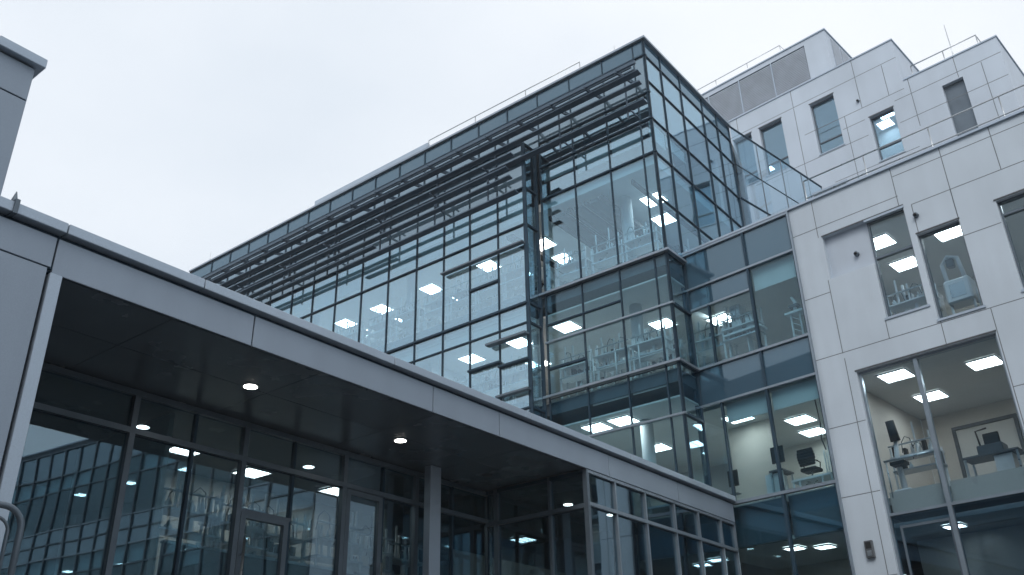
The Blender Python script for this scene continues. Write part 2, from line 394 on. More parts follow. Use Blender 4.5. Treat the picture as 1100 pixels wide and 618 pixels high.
# --- louvers
def blade(name, v, z, u0, u1, dep=.42, th=.05, tilt=-.10, mat='louver'):
    return MB().prism_u([(v, z), (v + dep, z + tilt), (v + dep, z + tilt + th), (v, z + th)], u0, u1).build(name, M[mat], gb)
L0 = 11.95
for v, z, d in ((23.02, 21.52, .26), (23.06, 21.06, .2), (23.25, 20.38, .24)):
    blade('louver', v, z, L0, UE, d, .05, -.03)
for v, z in ((22.97, 21.88), (23.2, 21.95), (23.45, 22.02), (23.75, 22.10)):
    MB().box(L0 + .35, UE, v, v + .07, z, z + .05).build('louver_rod', M['louver'], gb)
MB().box(L0, UE, 22.86, 22.95, 21.74, 21.88).build('louver_beam', M['louver'], gb)
arms = [12.73, 14.12, 15.68, 17.25, 18.8, 20.35, 21.9, 23.45, 25.0, 26.55, 28.1, 29.65, 31.2, 32.75, 34.3, 35.85, 37.4, 39.0, 40.5]
for k, a in enumerate(arms):
    mb = MB().prism_u([(22.8, 21.66), (VG - .02, 22.0), (VG - .02, 22.16), (22.8, 21.78)], a - .03, a + .03)
    if k % 2 == 0: mb.box(a - .022, a + .022, 23.42, 23.48, 20.0, 21.85).box(a - .02, a + .02, 23.48, VG - .02, 20.5, 20.56)
    mb.build('louver_arm', M['louver'], gb)
BL = 17.4
for v, z, u0, u1, d in ((22.62, 20.24, BL, UE, .24), (22.62, 19.72, BL + .25, UE, .2), (22.62, 19.26, BL + .1, UE, .22), (22.75, 18.62, BL - .05, 26.6, .26), (22.7, 18.98, 24.8, UE, .22)):
    blade('louver', v, z, u0, u1, d, .05, -.03)
for k, a in enumerate(UB):
    mb = MB().box(a - .022, a + .022, 22.9, 22.96, 18.7 if a < 31 else 19.2, 20.3).box(a - .02, a + .02, 22.96, VB - .06, 19.6, 19.68).box(a - .02, a + .02, 22.6, VB - .06, 20.1, 20.16)
    if k % 2: mb.build('louver_arm', M['louver'], gb)
# roof edge upstand
MB().box(24.2, 32.0, 25.2, 25.35, 23.7, 25.32).build('roof_upstand', M['greylight'], gb)

# ================================================================== WHITE WING
WD = 24.23
wb = thing('white_building', 'white panelled building stepping up behind its terrace, to the right of the glass building', 'building', 10.72, WD, -1.6, ROT_W)
fw = Face(wb, 'v', WD, 'pale')
WIN = dict(one=(7.3, 8.45, 10.7, 13.83), two=(5.95, 7.12, 10.2, 12.82), three=(3.55, 4.95, 10.3, 12.95), big=(5.85, 9.6, -1.2, 9.4))
REC = (8.45, 9.8, 12.44, 13.87)
mb = wall_mesh(fw, 2.5, 10.72, -1.6, 15.2, list(WIN.values()) + [(7.3, 9.8, 12.44, 13.87)], 0, .32)
fix_normals(mb.build('wall', M['white'], wb))
fw.bx(MB(), 8.43, 9.82, .16, .30, 12.42, 13.89).build('recessed_panel', M['white2'], wb)
joints(fw, [('h', 14.23, 7.36, 10.72), ('v', 9.92, 13.89, 15.2), ('v', 9.88, 10.06, 12.42), ('v', 7.40, 13.9, 15.2), ('h', 13.80, 2.5, 7.05), ('v', 7.06, 12.84, 13.80), ('v', 5.96, 12.3, 13.8), ('v', 5.96, 12.84, 15.2),
            ('h', 12.30, 4.97, 5.94), ('h', 10.08, 2.5, 10.72), ('h', 12.03, 9.88, 10.72), ('v', 8.5, 10.08, 10.68), ('v', 7.08, 9.42, 10.18), ('v', 5.80, -1.5, 10.08),
            ('h', 8.0, 9.62, 10.72), ('h', 6.05, 9.62, 10.72), ('h', 3.9, 9.62, 10.72), ('v', 9.86, -1.5, 9.9), ('h', 7.9, 2.5, 5.8), ('h', 5.4, 2.5, 5.8), ('v', 4.0, -1.5, 10.08), ('v', 4.6, 13.8, 15.2), ('h', 14.9, 2.5, 7.4)])
def cased(a, b, z0, z1, d, mull=(), trs=(), g='g_win', fm='mid', w=.05):
    f = Face(wb, 'v', WD + d, fm)
    hs = [a] + sorted(mull) + [b]
    mb = MB(); f.bx(mb, a, a + w, -.04, .09, z0, z1); f.bx(mb, b - w, b, -.04, .09, z0, z1); f.bx(mb, a + w, b - w, -.04, .09, z1 - w, z1); f.bx(mb, a + w, b - w, -.04, .09, z0, z0 + w)
    for m in mull: f.bx(mb, m - .055, m + .055, -.06, .088, z0 + w, z1 - w)
    fr = mb.build('window', M[fm], wb)
    for x0, x1 in zip(hs, hs[1:]):
        ts = [z0] + [t for t, p, q in trs if p <= (x0 + x1) / 2 <= q] + [z1]
        for t in ts[1:-1]: f.bx(MB(), x0 + .05, x1 - .05, -.045, .08, t - .035, t + .035).build('glazing_bar', M[fm], fr)
        for y0, y1 in zip(ts, ts[1:]):
            f.bx(MB(), x0 + .045, x1 - .045, .01, .026, y0 + .03, y1 - .03).build('pane', M[g], fr)
    return fr
cased(7.3, 8.45, 10.7, 13.83, .16, trs=[(12.62, 7, 9)])
f_ = Face(wb, 'v', WD + .12, 'mid')
cased(5.95, 7.12, 10.2, 12.82, .16)
cased(3.55, 4.95, 10.3, 12.95, .16, trs=[(12.55, 3, 5)])
cased(5.85, 9.6, -1.2, 9.4, .14, mull=(8.0,), trs=[(5.40, 5.8, 9.6), (1.9, 5.8, 9.6)], fm='pale', w=.06)
fbig = Face(wb, 'v', WD + .14, 'pale')
for x0, x1 in ((8.06, 9.53), (5.92, 7.94)):
    fbig.bx(MB(), x0, x1, .20, .24, 5.45, 6.02).build('frosted_upstand', M['frosted'], wb)
    fbig.bx(MB(), x0 - .3, x1 + .3, 2.2, 2.24, -1.1, 5.06).build('frosted_screen', M['frosted'], wb)
mb = MB()
fbig.bx(mb, 9.30, 9.36, .0, .06, 2.0, 5.02); fbig.bx(mb, 8.06, 9.36, .0, .06, 5.02, 5.09); fbig.bx(mb, 8.06, 8.12, .0, .06, 2.0, 5.02)
mb.build('inner_frame', M['mid'], wb)
for a, b, z0, z1 in ((7.28, 8.47, 13.83, 13.87), (7.24, 8.5, 10.66, 10.7), (5.9, 7.16, 10.16, 10.2), (3.5, 5.0, 10.26, 10.3)):
    fw.bx(MB(), a, b, -.03, .1, z0 - .03, z1 - .003).build('sill', M['greylight'], wb)
for a, b, z in ((7.28, 9.82, 13.87), (5.93, 7.14, 12.84), (3.5, 5.0, 12.97), (5.82, 9.64, 9.42)):
    fw.bx(MB(), a, b, -.02, .12, z + .003, z + .04).build('head_flashing', M['slate'], wb)
# parapet coping and terrace
fw.bx(MB(), -24.5, 14.86, -.07, .42, 15.2, 15.27).build('coping', M['greylight'], wb)
fw.bx(MB(), -24.5, 14.86, .02, .34, 14.95, 15.19).build('parapet', M['white'], wb) if False else None
MB().prism_z([(-24.5, WD + .34), (14.8, WD + .34), (15.9, 37.45), (-24.5, 37.45)], 14.55, 14.86).build('terrace', M['concrete'], wb)
# rooms behind the openings
def room(u0, u1, v0, v1, z0, z1, wall='inwall', root=None, side=True):
    r = root or wb
    MB().box(u0, u1, v0, v1, z1, z1 + .12).build('ceiling', M['ceil'], r); MB().box(u0, u1, v0, v1, z0 - .2, z0).build('floor', M['floor'], r)
    MB().box(u0, u1, v1, v1 + .12, z0 - .2, z1 + .12).build('room_wall', M[wall], r)
    if side:
        MB().box(u0 - .1, u0 - .003, v0, v1, z0 - .2, z1 + .12).build('room_wall', M[wall], r); MB().box(u1 + .003, u1 + .1, v0, v1, z0 - .2, z1 + .12).build('room_wall', M[wall], r)
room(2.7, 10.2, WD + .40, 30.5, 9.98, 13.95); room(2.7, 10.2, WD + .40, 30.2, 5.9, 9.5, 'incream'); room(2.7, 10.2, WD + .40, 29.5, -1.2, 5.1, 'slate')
fbig.bx(MB(), 5.9, 9.55, .26, .9, 5.5, 5.88).build('window_bench', M['inwall'], wb)
# --- curtain wall between glass building and white panels
fc = Face(wb, 'v', WD, 'pale'); fcd = Face(wb, 'v', WD, 'dark')
CU0, CUM, CUS, CU1 = 10.76, 12.4, 13.98, 14.86
for h, z0, z1, w in ((CU0, -1.6, 15.2, .08), (CUM, -1.6, 15.2, .075), (CU1, 6.0, 15.2, .09)): fcd.mullion(h, z0, z1, w, .06)
fcd.mullion(CUS, 10.92, 13.05, .05, .05); fcd.mullion(CUS, 6.52, 9.69, .05, .05)
fc.mullion(10.735, -1.6, 15.2, .05, .10)
for z, a, b, w in ((15.14, CU0, CU1, .08), (13.81, CU0, CU1, .07), (10.94, CU0, CU1, .08), (9.69, CU0, CU1, .07), (6.52, CU0, CU1, .09)): fc.transom(z, a, b, w, .07)
fc.transom(13.05, CUM, CU1, .07, .05)
fc.spandrel(CU0, CUM, 13.82, 15.12); fc.spandrel(CUM, CU1, 13.82, 15.12); fc.spandrel(CUM, CUS, 13.07, 13.79); fc.spandrel(CUS, CU1, 13.07, 13.79)
fc.window(CU0, CUM, 10.96, 13.79, 'g_wing', blind=.27); fc.window(CUM, CUS, 10.96, 13.03, 'g_wing'); fc.window(CUS, CU1, 10.96, 13.03, 'g_wing')
fc.spandrel(CU0, CUM, 9.71, 10.92); fc.spandrel(CUM, CU1, 9.71, 10.92)
fc.window(CU0, CUM, 6.55, 9.67, 'g_wing', blind=.2); fc.window(CUM, CUS, 6.55, 9.67, 'g_wing', blind=.2); fc.window(CUS, CU1, 6.55, 9.67, 'g_wing')
fc.window(CU0, CUM, 1.4, 6.49, 'g_wing'); fc.window(CUM, CU1, 1.4, 6.49, 'g_wing')
fc.spandrel(CU0, CU1, -1.55, 1.38, 'spandrel2'); fc.transom(1.39, CU0, CU1, .07, .06)
fc.bx(MB(), CU0 + .05, CUM - .04, .2, .22, 5.28, 6.45).build('spandrel_upstand', M['spandrel2'], wb); fc.bx(MB(), CUM + .04, CU1 - .05, .2, .22, 5.28, 6.45).build('spandrel_upstand', M['spandrel2'], wb)
room(10.35, 15.3, WD + .25, 30.5, 10.9, 13.8, side=False); room(10.35, 15.3, WD + .25, 30.0, 6.5, 9.62, 'incream', side=False); room(10.35, 15.3, WD + .25, 28.5, 1.4, 5.25, 'incream', side=False)
MB().box(13.72, 15.25, 26.6, 26.7, 6.5, 9.62).build('room_wall', M['incream'], wb)
# --- set-back upper block
VU = 37.5
fq = Face(wb, 'v', VU, 'mid')
UW = [(17.8, 18.85, 25.95, 28.92), (16.05, 17.33, 25.95, 28.92), (13.2, 14.46, 25.82, 28.86), (10.63, 11.78, 24.1, 26.6), (7.46, 8.38, 23.0, 26.5)]
fix_normals(wall_mesh(fq, 9.95, 23, 14.8, 30.2, UW[:4], 0, .4).build('upper_wall', M['white2'], wb))
fix_normals(wall_mesh(fq, 5.75, 9.95, 14.8, 27.7, UW[4:], 0, .4).build('upper_wall', M['white2'], wb))
MB().box(9.95, 10.3, VU + .4, 46, 14.8, 30.2).build('upper_side_wall', M['white2'], wb); MB().box(5.75, 6.1, VU + .4, 47, 14.8, 27.7).build('upper_side_wall', M['white2'], wb)
MB().box(10.3, 23, VU + .4, 46, 29.7, 29.95).build('roof', M['roof'], wb); MB().box(6.1, 9.95, VU + .4, 47, 27.2, 27.45).build('roof', M['roof'], wb)
fq.bx(MB(), 9.9, 23, -.04, .44, 30.2, 30.27).box(9.9, 10.34, VU + .44, 46, 30.2, 30.27).build('coping', M['greylight'], wb)
fq.bx(MB(), 5.7, 9.89, -.04, .44, 27.7, 27.77).box(5.7, 6.14, VU + .44, 47, 27.7, 27.77).build('coping', M['greylight'], wb)
joints(fq, [('h', 29.15, 9.95, 23), ('v', 12.0, 27.28, 30.2), ('v', 9.97 + .7, 27.28, 29.1), ('h', 27.28, 9.95, 15), ('h', 26.85, 5.75, 10.5), ('v', 9.7, 25.0, 27.7), ('v', 7.62, 26.55, 27.7), ('h', 25.6, 5.75, 10.5), ('v', 12.9, 22, 27.28),
            ('v', 15.3, 22, 29.1), ('h', 25.7, 12, 18), ('h', 26.6, 12, 13.1), ('h', 24.0, 9.95, 14), ('v', 6.6, 23, 26.8), ('v', 15.3, 29.15, 30.2), ('v', 18.5, 29.15, 30.2)], .03)
for k, (a, b, z0, z1) in enumerate(UW):
    f = Face(wb, 'v', VU + .22, 'mid')
    mb = MB(); f.bx(mb, a, a + .06, -.03, .09, z0, z1); f.bx(mb, b - .06, b, -.03, .09, z0, z1); f.bx(mb, a + .06, b - .06, -.03, .09, z1 - .06, z1); f.bx(mb, a + .06, b - .06, -.03, .09, z0, z0 + .06)
    fr = mb.build('window', M['mid'], wb)
    if k == 4:
        f.bx(MB(), a + .05, b - .05, .0, .05, z0 + .04, z1 - .04).build('blind_panel', M['mid'], fr); continue
    t = z0 + (.72 if k < 3 else .75)
    f.bx(MB(), a + .05, b - .05, -.035, .08, t - .03, t + .03).build('glazing_bar', M['mid'], fr)
    f.bx(MB(), a + .05, b - .05, .01, .026, t + .03, z1 - .05).build('pane', M['g_high'], fr); f.bx(MB(), a + .05, b - .05, .01, .026, z0 + .05, t - .03).build('pane', M['g_high'], fr)
    fq.bx(MB(), a - .05, b + .05, -.03, .1, z0 - .06, z0 - .003).build('sill', M['greylight'], wb)
    fq.bx(MB(), a - .04, b + .04, -.02, .1, z1 + .003, z1 + .05).build('head_flashing', M['slate'], wb)
room(10.4, 20, VU + .45, 43, 24.0, 29.3, 'labwall', side=False)
# plant room with louvred front
VP = 38.0
fp = Face(wb, 'v', VP, 'mid')
MB().box(13.1, 14.3, VP, VP + .3, 29.95, 33.25).box(14.3, 22.5, VP, VP + .3, 32.95, 33.25).box(14.3, 22.5, VP + .25, VP + .4, 29.95, 32.95).box(13.1, 13.35, VP + .3, 45, 29.95, 33.25).build('plant_room_wall', M['white2'], wb)
MB().box(13.35, 22.5, VP + .4, 45, 32.8, 32.95).build('plant_room_roof', M['roof'], wb)
MB().box(13.05, 22.5, VP - .05, VP + .35, 33.25, 33.32).box(13.05, 13.4, VP + .35, 45, 33.25, 33.32).build('coping', M['greylight'], wb)
mb = MB()
for k in range(26):
    z = 30.2 + k * .104; mb.box(14.33, 22.5, VP + .02, VP + .05, z, z + .072)
mb.build('plant_grille', M['grid'], wb)
MB().box(14.33, 22.5, VP + .16, VP + .22, 30.2, 32.93).build('grille_backing', M['gridback'], wb)
for a in (16.27, 18.25, 20.2): fp.mullion(a, 30.2, 32.94, .06, .02, 'greylight', .15)
mb = MB()
for k in range(6): mb.box(13.06, 13.1, VP + .6 + k * 1.1, VP + .6 + k * 1.1 + .9, 30.4, 33.0)
mb.build('side_grille', M['grid'], wb)
MB().box(17.3, 27, 42, 45, 33, 36.4).build('upper_plant_room', M['white2'], wb)
MB().box(17.2, 27, 41.92, 45, 36.4, 36.5).build('coping', M['greylight'], wb)

# ================================================================== GLAZED ANNEX beyond the right edge (mirrored in the entrance glass)
ab = thing('glazed_annex', 'long glazed annex with lit rooms, mirrored in the dark entrance windows', 'building', 2.4, WD, -1.6, ROT_W)
fa = Face(ab, 'v', WD + .05, 'mid')
NA = 20; AU = [2.4 - 1.3 * k for k in range(NA + 1)]
for h in AU: fa.mullion(h, -1.6, 15.0, .08, .06)
AZ = [(1.0, 4.4), (6.2, 9.2), (10.6, 13.6)]
for z in (1.0, 3.5, 4.4, 5.3, 6.2, 8.3, 9.2, 9.9, 10.6, 12.7, 13.6, 15.0): fa.transom(z, AU[0], AU[-1], .07, .05, 'pale' if z in (4.4, 6.2, 9.2, 10.6) else 'mid')
for i, (a, b) in enumerate(zip(AU, AU[1:])):
    for z0, z1 in AZ: fa.window(b, a, z0, z1, 'g_wing', blind=random.choice([0, .25, .3, .5]))
for z0, z1 in ((-1.6, 1.), (4.4, 6.2), (9.2, 10.6), (13.6, 15.)): fa.spandrel(AU[0], AU[-1], z0, z1, 'spandrel2')
for z0, z1 in AZ: room(AU[-1], AU[0], WD + .3, 30.5, z0, z1 + .1, random.choice(['inwall', 'incream']), root=ab)

# ================================================================== ENTRANCE BUILDING with its canopy
UF, ZS, ZT = 11.55, 5.93, 6.53
en = thing('entrance_building', 'low grey entrance building with a deep dark soffit and a long metal fascia', 'building', UF, 14, -1.6, ROT_G)
ff = Face(en, 'u', UF, 'mid')
VL, VR = -8.0, 25.34
VJ = [4.80, 8.1, 12.36, 14.4, 18.6, 22.0]
ev = [VL] + VJ + [VR]
for a, b in zip(ev, ev[1:]):                                       # fascia panels with open joints
    ff.bx(MB(), a + .012, b - .012, .0, .06, ZS + (.075 if b <= 4.9 else 0), ZT - .07).build('fascia_panel', M['grey'], en, bevel=.006)
ff.bx(MB(), VL, VR, .065, .30, ZS + .02, ZT + .05).build('fascia_frame', M['dark'], en)
cj = [VL, 4.86, 7.06, 11.2, 15.4, 19.5, VR + .03]
for a, b in zip(cj, cj[1:]):
    ff.bx(MB(), a + .008, b - .008, -.10, .42, ZT, ZT + .155).build('coping', M['greylight'], en, bevel=.008)
ff.bx(MB(), 4.02, 4.10, -.13, .2, ZT - .03, ZT + .20).bx if False else None
mb = MB(); ff.bx(mb, 4.10, 4.16, -.13, .12, ZT - .02, ZT + .19); mb.tube([(UF, 4.13, ZT + .19), (UF, 4.13, ZT + .36)], [.05, .006]); mb.build('coping_clip', M['mid'], en)
MB().box(UF + .3, 30, VL, 24.0, 6.3, 6.45).build('roof', M['roof'], en)
vj = [4.9, 6.7, 9.6, 12.5, 15.4, 17.6]
for a, b in zip(vj, vj[1:]):
    for c, d in ((UF + .02, 13.1), (13.1, 14.72)):
        if a > 17.5: continue
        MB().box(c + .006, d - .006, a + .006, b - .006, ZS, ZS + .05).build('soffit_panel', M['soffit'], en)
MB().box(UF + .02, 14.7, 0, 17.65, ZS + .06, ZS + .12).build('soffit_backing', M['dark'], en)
# grey pillar on the left
fl = Face(en, 'u', UF, 'mid')
pz = [-1.6, .5, 3.2, 6.0]
for z0, z1 in zip(pz, pz[1:]):
    for a, b in ((-8, -2.2), (-2.2, 1.4), (1.4, 4.76)):
        fl.bx(MB(), a + .012, b - .012, .005, .06, z0 + .012, z1 - .012).build('cladding_panel', M['grey'], en, bevel=.006)
MB().box(UF + .065, 16, VL, 4.74, -1.6, ZS + .02).build('pillar_core', M['dark'], en)
MB().box(UF - .02, 14.6, 4.79, 4.96, .5, ZS - .003).build('jamb', M['greylight'], en, bevel=.006)
# set-back glazing
UGZ = 14.66
fe = Face(en, 'u', UGZ, 'mid')
big = [5.5, 8.02, 10.37, 12.95, 15.14, 17.76]; thin = [9.27, 11.61, 14.12, 16.42]
for h in big: fe.mullion(h, .5, 5.92, .105, .07)
for h in thin: fe.mullion(h, .5, 5.92, .06, .02, 'dark')
fe.transom(5.86, 4.96, 17.8, .10, .08); fe.transom(5.18, 4.96, 17.8, .10, .075); fe.transom(.56, 4.96, 17.8, .1, .06)
hs = [4.96, 5.5, 8.02, 9.27, 10.37, 11.61, 12.95, 14.12, 15.14, 16.42, 17.76]
for a, b in zip(hs, hs[1:]):
    fe.window(a + .02, b - .02, 5.22, 5.82, 'g_ent', mat='dark')
    if (a, b) == (10.37, 11.61):
        fe.window(a + .05, b - .03, 4.24, 5.13, 'g_ent', mat='dark'); top = 4.2
    elif (a, b) == (12.95, 14.12): top = 5.12
    else:
        fe.window(a + .02, b - .02, .62, 5.13, 'g_ent', mat='dark'); continue
    mb = MB(); w = .11
    fe.bx(mb, a + .07, a + .07 + w, -.06, .05, .52, top); fe.bx(mb, b - .05 - w, b - .05, -.06, .05, .52, top); fe.bx(mb, a + .07 + w, b - .05 - w, -.06, .05, top - w, top); fe.bx(mb, a + .07 + w, b - .05 - w, -.06, .05, .52, .7)
    d = mb.build('door', M['mid'], en)
    fe.bx(MB(), a + .17, b - .15, .0, .014, .69, top - .1).build('pane', M['g_ent'], d)
    hh = MB(); x = a + .13 if top < 5 else b - .11
    hh.tube([(UGZ - .16, x, 1.3), (UGZ - .16, x, 3.7)], .024); hh.tube([(UGZ - .16, x, 1.6), (UGZ - .05, x, 1.6)], .014); hh.tube([(UGZ - .16, x, 3.4), (UGZ - .05, x, 3.4)], .014)
    hh.build('handle', M['steel'], d, True)
fe.transom(4.22, 10.37, 11.6, .06, .06)
# steel-clad column under the soffit
MB().box(14.0, 14.2, 14.95, 15.30, .5, ZS - .003).build('column', M['greylight'], en, bevel=.01)
# glazed lobby box flush under the fascia
fx = Face(en, 'u', UF + .06, 'pale')
bv = [17.66, 18.85, 20.25, 21.74, 23.07, 24.42, 25.3]
for k, h in enumerate(bv): fx.mullion(h, .5, 5.92, .10 if k == 0 else .06, .05, 'mid' if k == 0 else 'pale')
fx.transom(5.88, bv[0], bv[-1], .07, .05); fx.transom(5.12, bv[0], bv[-1], .085, .06); fx.transom(.56, bv[0], bv[-1], .1, .05)
for a, b in zip(bv, bv[1:]):
    fx.window(a, b, 5.16, 5.84, 'g_ent', mat='dark'); fx.window(a, b, .62, 5.08, 'g_ent', mat='dark')
fs = Face(en, 'v', 17.66, 'mid')
for h, w in ((12.66, .07), (14.3, .12)): fs.mullion(h, .5, 5.92, w, .05)
fs.transom(5.08, 11.66, 14.6, .10, .07); fs.transom(5.87, 11.66, 14.6, .08, .05, 'dark')
for a, b in ((11.66, 12.66), (12.66, 14.3), (14.3, 14.6)):
    fs.window(a, b, 5.13, 5.83, 'g_ent', mat='dark'); fs.window(a, b, .6, 5.03, 'g_ent', mat='dark')
# lobby inside
MB().box(14.8, 24, 4.0, 24.2, 5.95, 6.1).build('lobby_ceiling', M['slate'], en); MB().box(11.8, 14.8, 17.75, 24.9, 5.95, 6.1).build('lobby_ceiling', M['slate'], en)
MB().box(22, 22.2, 3, 24.2, .5, 5.95).build('lobby_wall', M['slate'], en); MB().box(11.7, 24, 4, 25.0, .44, .5).build('lobby_floor', M['floor'], en)
MB().box(14.9, 22, 3.9, 4.0, .5, 5.95).build('lobby_wall', M['slate'], en); MB().box(11.8, 22, 24.9, 25.0, .5, 5.95).build('lobby_wall', M['slate'], en)
MB().box(16.5, 16.62, 18.5, 24.0, .5, 4.9).build('lobby_partition', M['inwall'], en)

MB().box(15.0, 20.0, 9.2, 17.5, 2.75, 2.95).build('mezzanine_floor', M['slate'], en)
MB().box(18.6, 18.7, 9.2, 17.5, 2.95, 5.94).build('lobby_partition', M['incream'], en); MB().box(15.3, 18.6, 9.1, 9.2, 2.95, 5.94).build('lobby_partition', M['inwall'], en)
MB().box(15.05, 15.12, 9.2, 17.5, 2.95, 3.5).build('mezzanine_upstand', M['slate'], en); MB().box(15.02, 15.16, 9.2, 17.5, 3.5, 3.55).build('mezzanine_capping', M['steel'], en)
# ================================================================== GREY TOWER above the entrance, left edge
tw = thing('grey_tower', 'grey panelled tower block rising above the canopy at its left end', 'building', 11.75, 4.0, 6.45, ROT_G)
ft = Face(tw, 'u', 11.72, 'mid')
for a, b in ((-8, -2.2), (-2.2, 1.2), (1.2, 4.02)):
    ft.bx(MB(), a + .01, b - .01, .0, .05, 6.46, 8.42).build('cladding_panel', M['grey'], tw, bevel=.006); ft.bx(MB(), a + .01, b - .01, .0, .05, 8.44, 9.0).build('cladding_panel', M['grey'], tw, bevel=.006)
MB().box(11.775, 18, -8, 4.0, 6.46, 9.0).build('tower_core', M['dark'], tw)
for a, b in ((11.775, 13.5), (13.5, 18)): MB().box(a + .01, b - .01, 4.003, 4.03, 6.46, 9.0).build('cladding_panel', M['grey'], tw)
for a, b in ((-8, .2), (.2, 3.42), (3.42, 4.12)): ft.bx(MB(), a + .008, b - .008, -.10, 6.3, 9.03, 9.19).build('coping', M['greylight'], tw, bevel=.01)

# ================================================================== BUILDING ACROSS THE STREET (behind the photographer)
ob_ = thing('office_block', 'plain concrete office block across the street, seen only as a dark reflection in the glass', 'building', 0, -16, -1.6, ROT_G)
fo = Face(ob_, 'v', -16, 'dark')
MB().box(-30, 46, -30, -16, -1.6, 29).build('wall', M['concrete'], ob_)
for z in (.5, 4.5, 8.5, 12.5, 16.5, 20.5, 24.5):
    MB().box(-29, 45, -16.0, -15.96, z, z + 2.2).build('window', M['spandrel'], ob_)

# ================================================================== LIGHTS IN THE ROOMS
p = proto('ceiling_light')
a = .42
mb = MB(); mb.box(-a, a, -a, -a + .03, -.05, 0).box(-a, a, a - .03, a, -.05, 0).box(-a, -a + .03, -a + .03, a - .03, -.05, 0).box(a - .03, a, -a + .03, a - .03, -.05, 0)
for q in (-.14, .14): mb.box(q - .008, q + .008, -a + .03, a - .03, -.04, -.012)
mb.build('frame', M['paint'], p)
MB().box(-a + .032, a - .032, -a + .032, a - .032, -.03, -.018).build('diffuser', M['lamp'], p)
clight = Spawn(p); NTH = ['first', 'second', 'third', 'fourth', 'fifth', 'sixth', 'seventh', 'eighth', 'ninth', 'tenth', 'eleventh', 'twelfth', 'thirteenth']
def lights(rot, pts, z, where, group, size=1.):
    for k, (u, v, row) in enumerate(pts):
        o = clight(u, v, z, rot, f'lit ceiling panel {where}, {row}', 'ceiling light', group); o.scale = (size, size, 1)
def row(us, v, name): return [(u, v, f'{NTH[k]} from corner, {name} row') for k, u in enumerate(us)]
lights(ROT_G, row([13.6, 18.75, 21.6, 24.9, 28.0, 30.4, 33.6, 36.8], 26.4, 'front') + row([14.0, 18.9, 24.8, 27.9, 30.3, 33.5], 27.9, 'back'), 18.45, 'on the top glazed storey', 'ceiling lights of the top storey')
lights(ROT_G, row([17.2, 19.4, 21.8, 25.2], 25.5, 'front') + row([14.4, 20.1], 27.6, 'back'), 13.99, 'on the middle glazed storey', 'ceiling lights of the middle storey')
lights(ROT_G, row([14.9, 15.95], 25.1, 'front') + row([15.6], 28.5, 'back'), 9.77, 'on the lowest glazed storey', 'ceiling lights of the lowest storey')
lights(ROT_W, [(15.1, 26.9, 'by the inner corner')], 13.78, 'in the upper curtain wall room', 'ceiling lights behind the curtain wall')
lights(ROT_W, [(13.0, 27.4, 'close to the window'), (14.3, 25.7, 'added to light the cream wall'), (13.3, 28.9, 'further in beside the wall'), (11.6, 28.6, 'deep in the room')], 9.61, 'in the middle curtain wall room', 'ceiling lights behind the curtain wall')  # the panel in front of the cream wall is added to brighten it
lights(ROT_W, [(12.25, 26.0, 'nearer the white wall'), (12.95, 25.5, 'further from the white wall')], 5.24, 'in the lowest curtain wall room', 'ceiling lights behind the curtain wall', .62)
lights(ROT_W, [(8.75, 25.9, 'seen in the upper pane'), (8.75, 27.9, 'seen in the middle of the window'), (6.95, 26.9, 'at the top of the single tall window'), (4.1, 26.5, 'behind the cropped window at the edge')], 13.94, 'in the upper white wing', 'ceiling lights of the white wing')
lights(ROT_W, [(9.0, 25.5, 'top of the left pane'), (9.0, 28.0, 'behind the middle mullion'), (6.85, 26.4, 'top of the right pane'), (5.2, 28.5, 'at the right jamb')], 9.49, 'in the big white wing window', 'ceiling lights of the white wing')
lights(ROT_W, [(19.2, 41.6, 'behind the window by the glass building'), (17.3, 41.6, 'behind the second window from the glass building'), (14.1, 41.6, 'behind the third window from the glass building'), (12.2, 41.6, 'behind the lower window left of the step'), (12.6, 42.4, 'deep behind the lower window by the step')], 29.29, 'on the set-back upper storey', 'ceiling lights of the upper block', .9)
lights(ROT_W, [(8.35, 25.4, 'added to light the frosted screen')], 5.09, 'in the lowest white wing room', 'ceiling lights of the white wing', .6)  # extra lamp tucked behind the mullion, added to brighten the lower panes
for k, z in enumerate((4.5, 9.3, 13.7)):
    lights(ROT_W, [(.6 - 4.4 * q - k, 26.4 + .6 * k, f'{NTH[q]} from the white wing') for q in range(5)], z - .012, f"on the annex's {['lower', 'middle', 'upper'][k]} floor", 'ceiling lights of the annex', .8)
lights(ROT_G, [(17.0, 10.6, 'nearest the far left entrance door'), (17.4, 12.6, 'between the two entrance doors'), (17.2, 15.0, 'close to the grey column')], 5.94, 'in the mezzanine lab', 'ceiling lights of the entrance lab', .8)
p = proto('downlight')
MB().lathe(0, 0, [(.15, -.012), (.15, 0)], 20).build('trim_ring', M['steel'], p, True); MB().lathe(0, 0, [(.12, -.02), (.12, -.013)], 20).build('lens', M['down'], p)
dl = Spawn(p)
for u, v, l in ((13.0, 9.19, 'bright round downlight in the dark soffit above the wide entrance windows'), (13.24, 13.19, 'bright round downlight in the dark soffit near the grey column')):
    dl(u, v, ZS - .001, ROT_G, l, 'downlight', 'downlights in the entrance soffit')
for u, v, l in ((13.9, 20.2, 'small downlight in the lobby behind the corner pane'), (13.7, 22.0, 'small downlight in the lobby, second from the corner')):
    dl(u, v, 5.948, ROT_G, l, 'downlight', 'downlights in the lobby')
p = proto('unlit_downlight')
MB().lathe(0, 0, [(.11, -.015), (.13, 0)], 16).build('trim_ring', M['slate'], p, True)
Spawn(p)(13.63, 16.5, ZS - .001, ROT_G, 'unlit dark downlight in the soffit between column and lobby box', 'downlight', None)

